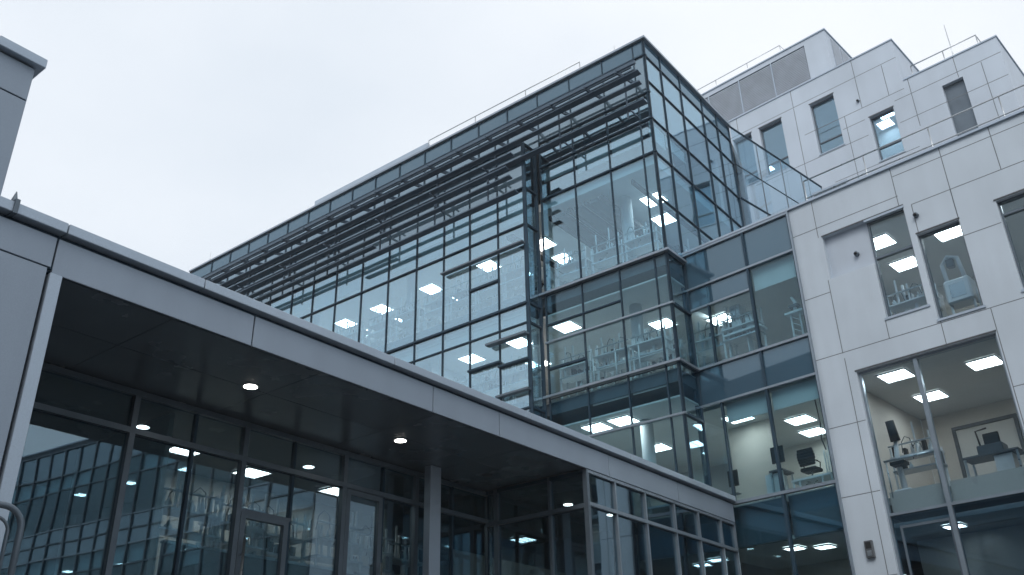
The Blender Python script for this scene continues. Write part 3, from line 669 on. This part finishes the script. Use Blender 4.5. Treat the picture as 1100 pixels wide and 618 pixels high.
# ================================================================== LAB FURNITURE BEHIND THE GLASS
def glassware_rack(seed):
    rnd = random.Random(seed); p = proto('lab_rack')
    for a in (-.62, .62):
        for b in (-.2, .2): MB().box(a - .024, a + .024, b - .02, b + .02, 0, 1.35 + .5 * rnd.random()).build('upright', M['paint'], p)
    for z in (.86, 1.24): MB().box(-.66, .66, -.26, .26, z, z + .04).build('shelf', M['paint' if z > 1 else 'steel'], p)
    MB().tube([(-.66, -.22, 1.60), (.66, -.22, 1.60)], .026).build('cross_rail', M['steel'], p)
    for q in range(13):
        x = -.58 + q * .097 + rnd.uniform(-.03, .03); z = .895 if rnd.random() < .5 else 1.315; h = rnd.uniform(.14, .36); r = rnd.uniform(.03, .06)
        k = rnd.random()
        if k < .4: MB().lathe(x, rnd.uniform(-.15, .1), [(r, z), (r * 1.1, z + h * .5), (r * .35, z + h * .75), (r * .35, z + h)], 10).build('flask', M['bottle'], p, True)
        elif k < .7: MB().lathe(x, rnd.uniform(-.15, .1), [(r * .7, z), (r * .7, z + h * 1.6)], 10).build('cylinder', M['paint'], p, True)
        else: MB().box(x - r, x + r, -.1, .08, z, z + h).build('instrument_box', M[rnd.choice(['paint', 'slate', 'black', 'black'])], p, bevel=.006)
    for q in range(3):
        x = rnd.uniform(-.5, .5); MB().tube([(x, -.15, 1.3), (x, -.15, 1.7 + .5 * rnd.random())], .028).build('standpipe', M['paint'], p)
    for q in range(2):
        x = rnd.uniform(-.5, .3); z = rnd.uniform(1.45, 1.8)
        MB().tube([(x, -.15, z - .3), (x + .05, -.16, z), (x + .18, -.15, z + .08), (x + .3, -.12, z - .05), (x + .34, -.1, z - .35)], .012).build('hose', M['slate'], p, True)
    return p
racks = [Spawn(glassware_rack(k)) for k in range(5)]
KIND = ['shelf rack of flasks', 'steel pipe rack', 'rack of small boxes', 'frame of glass cylinders', 'loaded instrument rack']
def rack(k, u, v, z, rot, where, group, turn=0.):
    racks[k % 5](u, v, z, rot, f'{KIND[k % 5]} {where}', 'lab rack', group, turn)
n = 0
for i, (a, b) in enumerate(zip(UB[:9], UB[1:10])):
    rack(i, (a + b) / 2, VB + .62, 14.78, ROT_G, f'at the {NTH[i]} bay window from the corner, top storey', 'lab racks of the top storey')
    rack(i + 2, (a + b) / 2 + .2, VB + 1.9, 14.78, ROT_G, f'deeper inside the {NTH[i]} bay window from the corner, top storey', 'lab racks of the top storey', math.pi)
for i in range(5):
    a, b = UB[i], UB[i + 1]
    rack(i + 1, (a + b) / 2, VB + .6, 10.72, ROT_G, f'at the {NTH[i]} bay window from the corner, middle storey', 'lab racks of the middle storey')
for i, u in enumerate((13.45, 14.85, 16.4)):
    rack(i + 3, u, VG + .75, 14.78, ROT_G, f'at the {NTH[i]} recessed pane from the sharp corner, top storey', 'lab racks of the top storey')
    rack(i, u, VG + .6, 10.72, ROT_G, f'at the {NTH[i]} recessed pane from the sharp corner, middle storey', 'lab racks of the middle storey')
    rack(i + 2, u + .1, VG + 1.7, 10.72, ROT_G, f'deeper inside the {NTH[i]} recessed pane from sharp corner, middle storey', 'lab racks of the middle storey', math.pi)
rack(4, 13.1, 27.4, 14.78, ROT_G, 'behind the side glass facing the terrace', 'lab racks of the top storey', math.pi / 2)
rack(1, 14.35, WD + .75, 10.9, ROT_W, 'in the inner corner of the curtain wall', 'lab racks of the curtain wall rooms')
rack(2, 13.2, WD + .6, 10.9, ROT_W, 'at the split curtain wall pane under the white cabinet', 'lab racks of the curtain wall rooms')
rack(4, 9.0, WD + 1.5, 5.9, ROT_W, 'at the left pane of the big white wing window', 'lab racks of the white wing')
rack(0, 7.9, WD + .8, 9.98, ROT_W, 'at the foot of the paired window in the white wall', 'lab racks of the white wing')
for i, v in enumerate((9.9, 11.2, 12.4, 13.6, 14.8, 16.2)):
    rack(i, 15.6 + .25 * (i % 3), v, 2.95, ROT_G, f'on the entrance mezzanine, {NTH[i]} from its left end', 'lab racks of the entrance mezzanine', math.pi / 2)
# safety rail inside the glass, and other pieces
t = thing('indoor_guard_rail', 'white indoor rail along the glass of the middle storey', 'guard rail', 14.2, VG + .3, 10.98, ROT_G)
MB().tube([(12.9, VG + .3, 12.0), (15.6, VG + .3, 12.0)], .035).build('top_rail', M['paint'], t, True)
MB().tube([(12.9, VG + .3, 11.5), (15.6, VG + .3, 11.5)], .02).build('lower_rail', M['paint'], t, True)
for x in (12.9, 13.8, 14.7, 15.6): MB().tube([(x, VG + .3, 10.98), (x, VG + .3, 12.0)], .025).build('post', M['paint'], t, True)
t = thing('shelf_cabinet', 'tall white cabinet on a wall shelf behind the split curtain wall pane', 'cabinet', 13.2, WD + .7, 11.75, ROT_W)
MB().box(12.5, 13.85, WD + .4, WD + .9, 11.95, 12.02).build('shelf', M['paint'], t); MB().box(13.15, 13.5, WD + .45, WD + .85, 12.02, 12.95).build('cabinet_body', M['paint'], t, bevel=.01)
MB().box(12.75, 13.0, WD + .45, WD + .8, 12.02, 12.5).build('side_box', M['paint'], t, bevel=.01); MB().box(13.02, 13.05, WD + .5, WD + .8, 10.9, 11.95).build('leg', M['paint'], t)
MB().box(13.2, 13.45, WD + .445, WD + .449, 12.6, 12.85).build('door_panel', M['steel'], t)
t = thing('microscope_stand', 'pale microscope on a lattice stand at the right end of the curtain wall', 'microscope', 11.3, WD + .6, 10.9, ROT_W)
for x in (11.2, 11.5): MB().box(x - .02, x + .02, WD + .55, WD + .6, 10.9, 12.0).build('leg', M['paint'], t)
mb = MB()
for k in range(5): mb.tube([(11.2, WD + .575, 10.95 + .2 * k), (11.5, WD + .575, 11.15 + .2 * k)], .012)
mb.build('brace', M['paint'], t)
MB().box(11.05, 11.65, WD + .45, WD + .8, 12.0, 12.08).build('stage', M['paint'], t, bevel=.01); MB().tube([(11.35, WD + .6, 12.08), (11.3, WD + .6, 12.4), (11.4, WD + .6, 12.6)], [.05, .06, .04]).build('tube', M['paint'], t, True)
MB().box(11.2, 11.5, WD + .5, WD + .7, 12.22, 12.32).build('arm', M['slate'], t, bevel=.01)
def chair(u, v, z, rot, label):
    t = thing('office_chair', label, 'office chair', u, v, z, rot); t.scale = (.8, .8, .8)
    mb = MB()
    for k in range(5):
        a = k * 2 * math.pi / 5; mb.tube([(u, v, z + .12), (u + .3 * math.cos(a), v + .3 * math.sin(a), z + .07)], [.035, .02])
    mb.build('base', M['black'], t, True); MB().tube([(u, v, z + .1), (u, v, z + .48)], .03).build('stem', M['steel'], t, True)
    MB().box(u - .32, u + .32, v - .28, v + .28, z + .46, z + .60).build('seat', M['black'], t, bevel=.04)
    mb = MB()
    for k in range(6):
        y0 = z + .66 + k * .10; w = .30 + .04 * math.sin(k / 5 * math.pi); mb.box(u - w, u + w, v - .30 - .012 * k, v - .20 - .012 * k, y0, y0 + .102)
    mb.build('backrest', M['black'], t, bevel=.02)
    for s_ in (-1, 1): MB().tube([(u + s_ * .29, v + .1, z + .55), (u + s_ * .33, v + .1, z + .78), (u + s_ * .33, v - .2, z + .8)], .022).build('armrest', M['black'], t, True)
chair(11.8, WD + .8, 6.78, ROT_W, 'black high-backed office chair at the curtain wall window')
t = thing('chair_platform', 'low white platform with a rack of small tubes beside the office chair', 'platform', 11.6, WD + .7, 6.5, ROT_W)
MB().box(11.0, 12.25, WD + .3, WD + 1.2, 6.84, 6.9).build('deck', M['paint'], t)
for x in (11.02, 11.3, 12.0, 12.2): MB().box(x - .02, x + .02, WD + .32, WD + .36, 6.5, 6.84).build('leg', M['paint'], t)
for x in (11.05, 11.12, 11.2): MB().tube([(x, WD + .5, 6.9), (x, WD + .5, 7.5 + x % .3)], .02).build('tube', M['paint'], t, True)
MB().tube([(11.12, WD + .5, 7.6), (11.2, WD + .5, 7.95), (11.15, WD + .5, 8.4), (11.2, WD + .5, 9.5)], .02).build('hose', M['slate'], t, True)
def monitor(u, v, z, rot, label, w=.5):
    t = thing('computer_monitor', label, 'monitor', u, v, z, rot)
    MB().box(u - w / 2, u + w / 2, v, v + .05, z + .25, z + .75).build('screen', M['black'], t, bevel=.01); MB().tube([(u, v + .03, z), (u, v + .03, z + .3)], .03).build('stem', M['slate'], t, True); MB().box(u - .15, u + .15, v - .08, v + .14, z, z + .02).build('foot', M['slate'], t)
def desk(u0, u1, v, z, rot, label):
    t = thing('lab_desk', label, 'desk', (u0 + u1) / 2, v, z, rot)
    MB().box(u0, u1, v, v + .7, z + .82, z + .88).build('worktop', M['slate'], t, bevel=.008)
    for x in (u0 + .05, u1 - .05):
        for y in (v + .05, v + .65): MB().box(x - .025, x + .025, y - .025, y + .025, z, z + .82).build('leg', M['steel'], t)
    MB().box(u0 + .2, u0 + .65, v + .1, v + .6, z + .2, z + .8).build('drawer_unit', M['paint'], t)
desk(12.55, 13.0, WD + .5, 6.5, ROT_W, 'narrow desk at the middle curtain wall mullion')
monitor(12.78, WD + .75, 7.38, ROT_W, 'black monitor on the narrow desk beside the middle mullion', .42)
monitor(14.4, WD + .8, 7.0, ROT_W, 'tall black screen in the inner corner of the curtain wall', .35)
desk(6.4, 7.8, WD + 1.3, 5.9, ROT_W, 'dark desk behind the right pane of the big window')
t = thing('lab_printer', 'dark boxy instrument with a lifted tray on the desk in the big window', 'instrument', 7.1, WD + 1.5, 6.78, ROT_W)
MB().box(6.75, 7.4, WD + 1.35, WD + 1.8, 6.78, 7.02).build('body', M['slate'], t, bevel=.02); MB().box(6.8, 7.2, WD + 1.4, WD + 1.48, 7.02, 7.32).build('tray', M['black'], t, bevel=.02)
MB().tube([(7.3, WD + 1.4, 7.0), (7.34, WD + 1.4, 7.42), (7.05, WD + 1.4, 7.45)], .025).build('arm', M['black'], t, True)
t = thing('bench_microscope', 'black and white microscope rising at the left jamb of the big window', 'microscope', 9.25, WD + .8, 5.88, ROT_W)
MB().box(9.0, 9.45, WD + .5, WD + .85, 5.88, 6.1).build('base', M['paint'], t, bevel=.02); MB().tube([(9.25, WD + .8, 6.1), (9.3, WD + .8, 6.9), (9.2, WD + .7, 7.5)], [.09, .08, .06]).build('arm', M['paint'], t, True)
MB().tube([(9.2, WD + .7, 7.45), (9.22, WD + .6, 8.0)], [.14, .12]).build('head', M['black'], t, True); MB().box(9.0, 9.4, WD + .45, WD + .8, 6.75, 6.85).build('stage', M['black'], t, bevel=.01)
t = thing('hand_rail', 'grey rail across the left pane and desk of the big white wing window', 'guard rail', 8.3, WD + .5, 6.8, ROT_W)
MB().tube([(9.5, WD + .35, 6.86), (8.1, WD + .35, 6.86)], .035).build('top_rail', M['steel'], t, True); MB().tube([(9.45, WD + .35, 5.88), (9.45, WD + .35, 6.86)], .02).build('post', M['steel'], t, True); MB().tube([(8.15, WD + .35, 5.88), (8.15, WD + .35, 6.86)], .02).build('post', M['steel'], t, True)
t = thing('wall_notice', 'small dark framed notice on the rear wall of the big window room', 'notice', 6.1, 30.1, 8.2, ROT_W)
MB().box(5.5, 6.5, 30.14, 30.19, 7.9, 8.8).build('frame', M['paint'], t); MB().box(5.62, 6.3, 30.12, 30.139, 8.05, 8.65).build('sheet', M['slate'], t)
t = thing('inner_doorway', 'pale door frame on the rear wall of the big window room', 'door frame', 8.2, 30.1, 5.9, ROT_W)
mb = MB(); mb.box(7.35, 7.45, 30.1, 30.19, 5.9, 9.0).box(9.2, 9.3, 30.1, 30.19, 5.9, 9.0).box(7.45, 9.2, 30.1, 30.19, 8.9, 9.0).build('frame', M['slate'], t); MB().box(7.46, 9.19, 30.15, 30.18, 5.9, 8.89).build('door', M['inwall'], t)
# white analyser in the single tall window
t = thing('lab_analyser', 'white boxy analyser with a hooked arm behind the single tall window', 'lab machine', 6.6, WD + .9, 9.98, ROT_W)
MB().box(6.25, 6.95, WD + .55, WD + 1.1, 10.75, 11.45).build('body', M['paint'], t, bevel=.05)
for x in (6.3, 6.9): MB().tube([(x, WD + .7, 9.98), (x, WD + .7, 10.8)], .04).build('leg', M['paint'], t, True)
MB().tube([(6.85, WD + .7, 11.4), (6.88, WD + .7, 12.0), (6.7, WD + .7, 12.2), (6.45, WD + .7, 12.1), (6.38, WD + .7, 11.5)], .06).build('arm', M['paint'], t, True)
MB().box(6.55, 6.75, WD + .6, WD + .8, 11.85, 12.1).build('head', M['slate'], t, bevel=.02); MB().box(6.4, 6.8, WD + .54, WD + .549, 10.9, 11.3).build('door_panel', M['steel'], t)
for x in (6.15, 6.05): MB().tube([(x, WD + .6, 9.98), (x, WD + .6, 11.0)], .02).build('standpipe', M['paint'], t, True)
t = thing('bench_shelf', 'wide white bench with a raised shelf at the foot of the paired window', 'bench', 7.9, WD + 1.6, 9.98, ROT_W)
MB().box(7.4, 8.4, WD + 1.4, WD + 1.9, 11.55, 11.65).build('shelf', M['paint'], t); MB().box(7.4, 8.4, WD + 1.4, WD + 1.9, 10.8, 10.88).build('worktop', M['paint'], t)
for x in (7.43, 8.37): MB().box(x - .03, x + .03, WD + 1.45, WD + 1.85, 9.98, 11.55).build('leg', M['paint'], t)

# ================================================================== OUTDOOR FITTINGS
def guard(name, label, pts, h, rot, group=None, rails=(1.,), r=.03, mat='steel', ends=True, step=1.6):
    t = thing(name, label, 'railing', *pts[0], rot, group)
    P = [Vector(q) for q in pts]
    for f in rails: MB().tube([(q.x, q.y, q.z + h * f) for q in P], r).build('rail', M[mat], t, True)
    for a, b in zip(P, P[1:]):
        nn = max(1, round((b - a).length / step))
        for k in range(nn + (1 if b is P[-1] else 0)):
            q = a.lerp(b, k / nn); MB().tube([(q.x, q.y, q.z), (q.x, q.y, q.z + h)], r * .8).build('post', M[mat], t, True)
    return t
guard('terrace_railing', 'thin steel railing along the edge of the white terrace', [(10.4, 25.1, 14.86), (-8, 25.1, 14.86)], 1.72, ROT_W, rails=(1., .62), r=.024, step=2.15)
guard('roof_railing', 'short steel railing on the roof step at the far right', [(9.6, VU + .7, 27.45), (6.6, VU + .7, 27.45), (6.6, VU + 3, 27.45)], 1.35, ROT_W, rails=(1.,), r=.03, step=1.5)
guard('roof_guard_rail', 'fine guard rail on the glass building roof near its sharp corner', [(15.6, VG + .8, 23.72), (24.0, VG + .8, 23.72)], 1.55, ROT_G, rails=(1.,), r=.022, step=2.6)
guard('plant_roof_railing', 'faint railing round the topmost plant room roof', [(24, 42.2, 36.5), (17.3, 42.2, 36.5), (17.3, 44.5, 36.5)], 1.0, ROT_W, rails=(1., .5), r=.025, step=2.)
t = thing('mast', 'thin lightning mast on the roof step at the far right', 'mast', 7.75, VU + .9, 27.45, ROT_W)
MB().tube([(7.75, VU + .9, 27.45), (7.75, VU + .9, 28.3), (7.75, VU + .9, 30.3)], [.05, .03, .012]).build('pole', M['steel'], t, True)
for (u, v, z, l, h) in ((13.6, VG + .2, 24.05, 'thin rooftop spike beside the sharp glass corner', .55), (39.6, VG + .2, 24.05, 'thin rooftop spike at the far left end of the glass roof', .8)):
    t = thing('roof_spike', l, 'spike', u, v, z, ROT_G, 'roof spikes'); MB().tube([(u, v, z), (u, v, z + h)], [.02, .006]).build('rod', M['steel'], t, True); MB().box(u - .06, u + .06, v - .06, v + .06, z, z + .03).build('foot', M['steel'], t)
# slim steel frame from glass corner across the terrace
t = thing('glass_screen', 'clear glass screen with dark bars running from the glass building over the terrace', 'glass screen', 14.9, 33, 14.86, ROT_W)
def scr(v): return 15.2 - .07 * (v - 30.05)
SV = [30.1, 32.0, 33.9, 35.6, 37.4]
for z in (24.0, 22.05, 20.36, 18.86, 16.95):
    MB().tube([(scr(30.1), 30.1, z), (scr(37.4), 37.4, z)], .045 if z in (24., 20.36, 18.86) else .025).build('bar', M['dark'], t)
for v in SV[1:]: MB().tube([(scr(v), v, 14.86), (scr(v), v, 24.0)], .028).build('post', M['mid'], t)
for a, b in zip(SV, SV[1:]):
    for z0, z1 in ((14.95, 18.8), (18.92, 20.3), (20.42, 23.95)):
        mb = MB(); mb.prism_z([(scr(a) - .006, a + .03), (scr(b) - .006, b - .03), (scr(b) + .006, b - .03), (scr(a) + .006, a + .03)], z0, z1); mb.build('pane', M['g_screen'], t)
t = thing('terrace_vent', 'low grey slatted vent on the terrace behind the parapet', 'vent', 10.4, 27, 14.86, ROT_W)
MB().box(9.6, 10.9, 26.8, 27.3, 14.86, 17.1).build('housing', M['greylight'], t)
mb = MB()
for k in range(7): mb.box(9.65 + k * .17, 9.79 + k * .17, 26.76, 26.799, 15.2, 17.0)
mb.build('slats', M['mid'], t)
def wall_lamp(u, c, z, label):
    t = thing('wall_lamp', label, 'wall lamp', u, c, z, ROT_W, 'small fittings on the white walls')
    MB().tube([(u, c - .003, z), (u, c - .10, z)], [.075, .07], 12).build('housing', M['mid'], t, True); MB().tube([(u, c - .10, z), (u, c - .13, z - .01)], [.045, .04], 12).build('lens', M['black'], t, True)
wall_lamp(7.0, WD, 13.40, 'small round fitting on the white wall between paired and tall window'); wall_lamp(8.93, WD + .16, 12.98, 'small round fitting inside the blank recess of the white wall'); wall_lamp(12.1, VU, 27.75, 'small round fitting high on the set-back white wall')
t = thing('door_intercom', 'dark intercom box low on the white wall strip', 'intercom', 10.19, WD, 4.6, ROT_W)
MB().box(10.08, 10.30, WD - .09, WD - .003, 4.38, 4.82).build('housing', M['slate'], t, bevel=.01); MB().box(10.12, 10.26, WD - .1, WD - .091, 4.62, 4.78).build('screen', M['black'], t); MB().box(10.13, 10.25, WD - .1, WD - .091, 4.43, 4.56).build('keypad', M['steel'], t)
# stair handrail at the left edge
t = thing('stair_handrail', 'bent tubular steel handrail at the bottom left corner', 'handrail', 4.3, 1.2, .5, ROT_G)
HR = (6.0, 2.67, 1.46)
def bent(off, rad, low):
    y0, z0 = HR[1] - off, HR[2] - off; c = [(HR[0], HR[1] - 2.5, z0)]
    for k in range(9):
        a = math.pi / 2 * (1 - k / 8); c.append((HR[0], y0 - rad + rad * math.cos(a), z0 - rad + rad * math.sin(a)))
    return c + [(HR[0], y0, low)]
MB().tube(bent(0, .13, .5), .021, 10).build('top_rail', M['mid'], t, True)
MB().tube(bent(.075, .09, .5), .011, 8).build('inner_rail', M['mid'], t, True)
MB().tube([(HR[0], HR[1] - 2.5, .5), (HR[0], HR[1] - 2.5, HR[2])], .021, 10).build('post', M['mid'], t, True)

hz, nt, out = new_mat('damp_air')
pv = nt.nodes.new('ShaderNodeVolumePrincipled'); pv.inputs['Color'].default_value = (.93, .95, .98, 1); pv.inputs['Density'].default_value = HAZE; pv.inputs['Anisotropy'].default_value = .2
nt.links.new(pv.outputs[0], out.inputs['Volume'])
hb = MB().box(-75, 75, -45, 75, -2.8, 40.5).build('haze', hz); hb.rotation_euler = (0, 0, ROT_G); hb.location = (0, 0, EYE); tag(hb, 'thin damp grey air filling the whole place', 'haze', None, 'stuff')

for o in list(bpy.data.objects):
    if 'base' in o: del o['base']

# ================================================================== SKY, SUN, CAMERA
w = bpy.data.worlds.new('World'); scene.world = w; w.use_nodes = True
nt = w.node_tree; N = nt.nodes; L = nt.links; N.clear()
out = N.new('ShaderNodeOutputWorld'); bg = N.new('ShaderNodeBackground'); sky = N.new('ShaderNodeTexSky')
sky.sky_type = 'NISHITA'; sky.sun_disc = False
SUN_EL, SUN_AZ = math.radians(48), math.radians(188)            # azimuth clockwise from +Y: behind the photographer's left shoulder
sky.sun_elevation = SUN_EL; sky.sun_rotation = SUN_AZ; sky.dust_density = 4; sky.air_density = 1.2; sky.ozone_density = 2
tc = N.new('ShaderNodeTexCoord'); mp = N.new('ShaderNodeMapping'); mp.inputs['Scale'].default_value = (1, 1, 1.8); mp.inputs['Location'].default_value = SKYLOC; L.new(tc.outputs['Generated'], mp.inputs['Vector'])
nz = N.new('ShaderNodeTexNoise'); nz.inputs['Scale'].default_value = 1.1; nz.inputs['Detail'].default_value = 5; nz.inputs['Roughness'].default_value = .45; L.new(mp.outputs[0], nz.inputs['Vector'])
cr = N.new('ShaderNodeValToRGB'); cr.color_ramp.elements[0].position = .32; cr.color_ramp.elements[0].color = (6.0, 6.6, 7.25, 1); cr.color_ramp.elements[1].position = .68; cr.color_ramp.elements[1].color = (8.7, 8.9, 9.15, 1)
L.new(nz.outputs['Fac'], cr.inputs[0])
mx = N.new('ShaderNodeMix'); mx.data_type = 'RGBA'; mx.inputs[0].default_value = .86
L.new(sky.outputs[0], mx.inputs[6]); L.new(cr.outputs[0], mx.inputs[7]); L.new(mx.outputs[2], bg.inputs[0]); bg.inputs[1].default_value = .125; L.new(bg.outputs[0], out.inputs[0])
sd = bpy.data.lights.new('sun', 'SUN'); sd.energy = 1.3; sd.angle = math.radians(25); sd.color = (1, .985, .96)
so = bpy.data.objects.new('sun', sd); COL.objects.link(so)
dvec = Vector((math.sin(SUN_AZ) * math.cos(SUN_EL), math.cos(SUN_AZ) * math.cos(SUN_EL), math.sin(SUN_EL)))
so.rotation_euler = dvec.to_track_quat('Z', 'Y').to_euler()
cd = bpy.data.cameras.new('camera'); cam = bpy.data.objects.new('camera', cd); COL.objects.link(cam); scene.camera = cam
cd.sensor_width = 36; cd.lens = 987 / 1100 * 36; cd.clip_end = 2000
pi_, ro = math.radians(27.0), math.radians(-1.41)
r = Vector((1, 0, 0)); u = Vector((0, -math.sin(pi_), math.cos(pi_))); f = Vector((0, math.cos(pi_), math.sin(pi_)))
r2 = r * math.cos(ro) + u * math.sin(ro); u2 = -r * math.sin(ro) + u * math.cos(ro)
m = Matrix((r2, u2, -f)).transposed().to_4x4(); m.translation = (0, 0, EYE); cam.matrix_world = m
scene.view_settings.view_transform = 'Standard'; scene.view_settings.look = 'None'; scene.view_settings.exposure = .14; scene.view_settings.gamma = 1; scene.view_settings.use_curve_mapping = False
scene.cycles.max_bounces = 8; scene.cycles.diffuse_bounces = 3; scene.cycles.glossy_bounces = 4; scene.cycles.transparent_max_bounces = 24; scene.cycles.use_denoising = True
scene.cycles.caustics_reflective = False; scene.cycles.caustics_refractive = False; scene.cycles.sample_clamp_indirect = 4
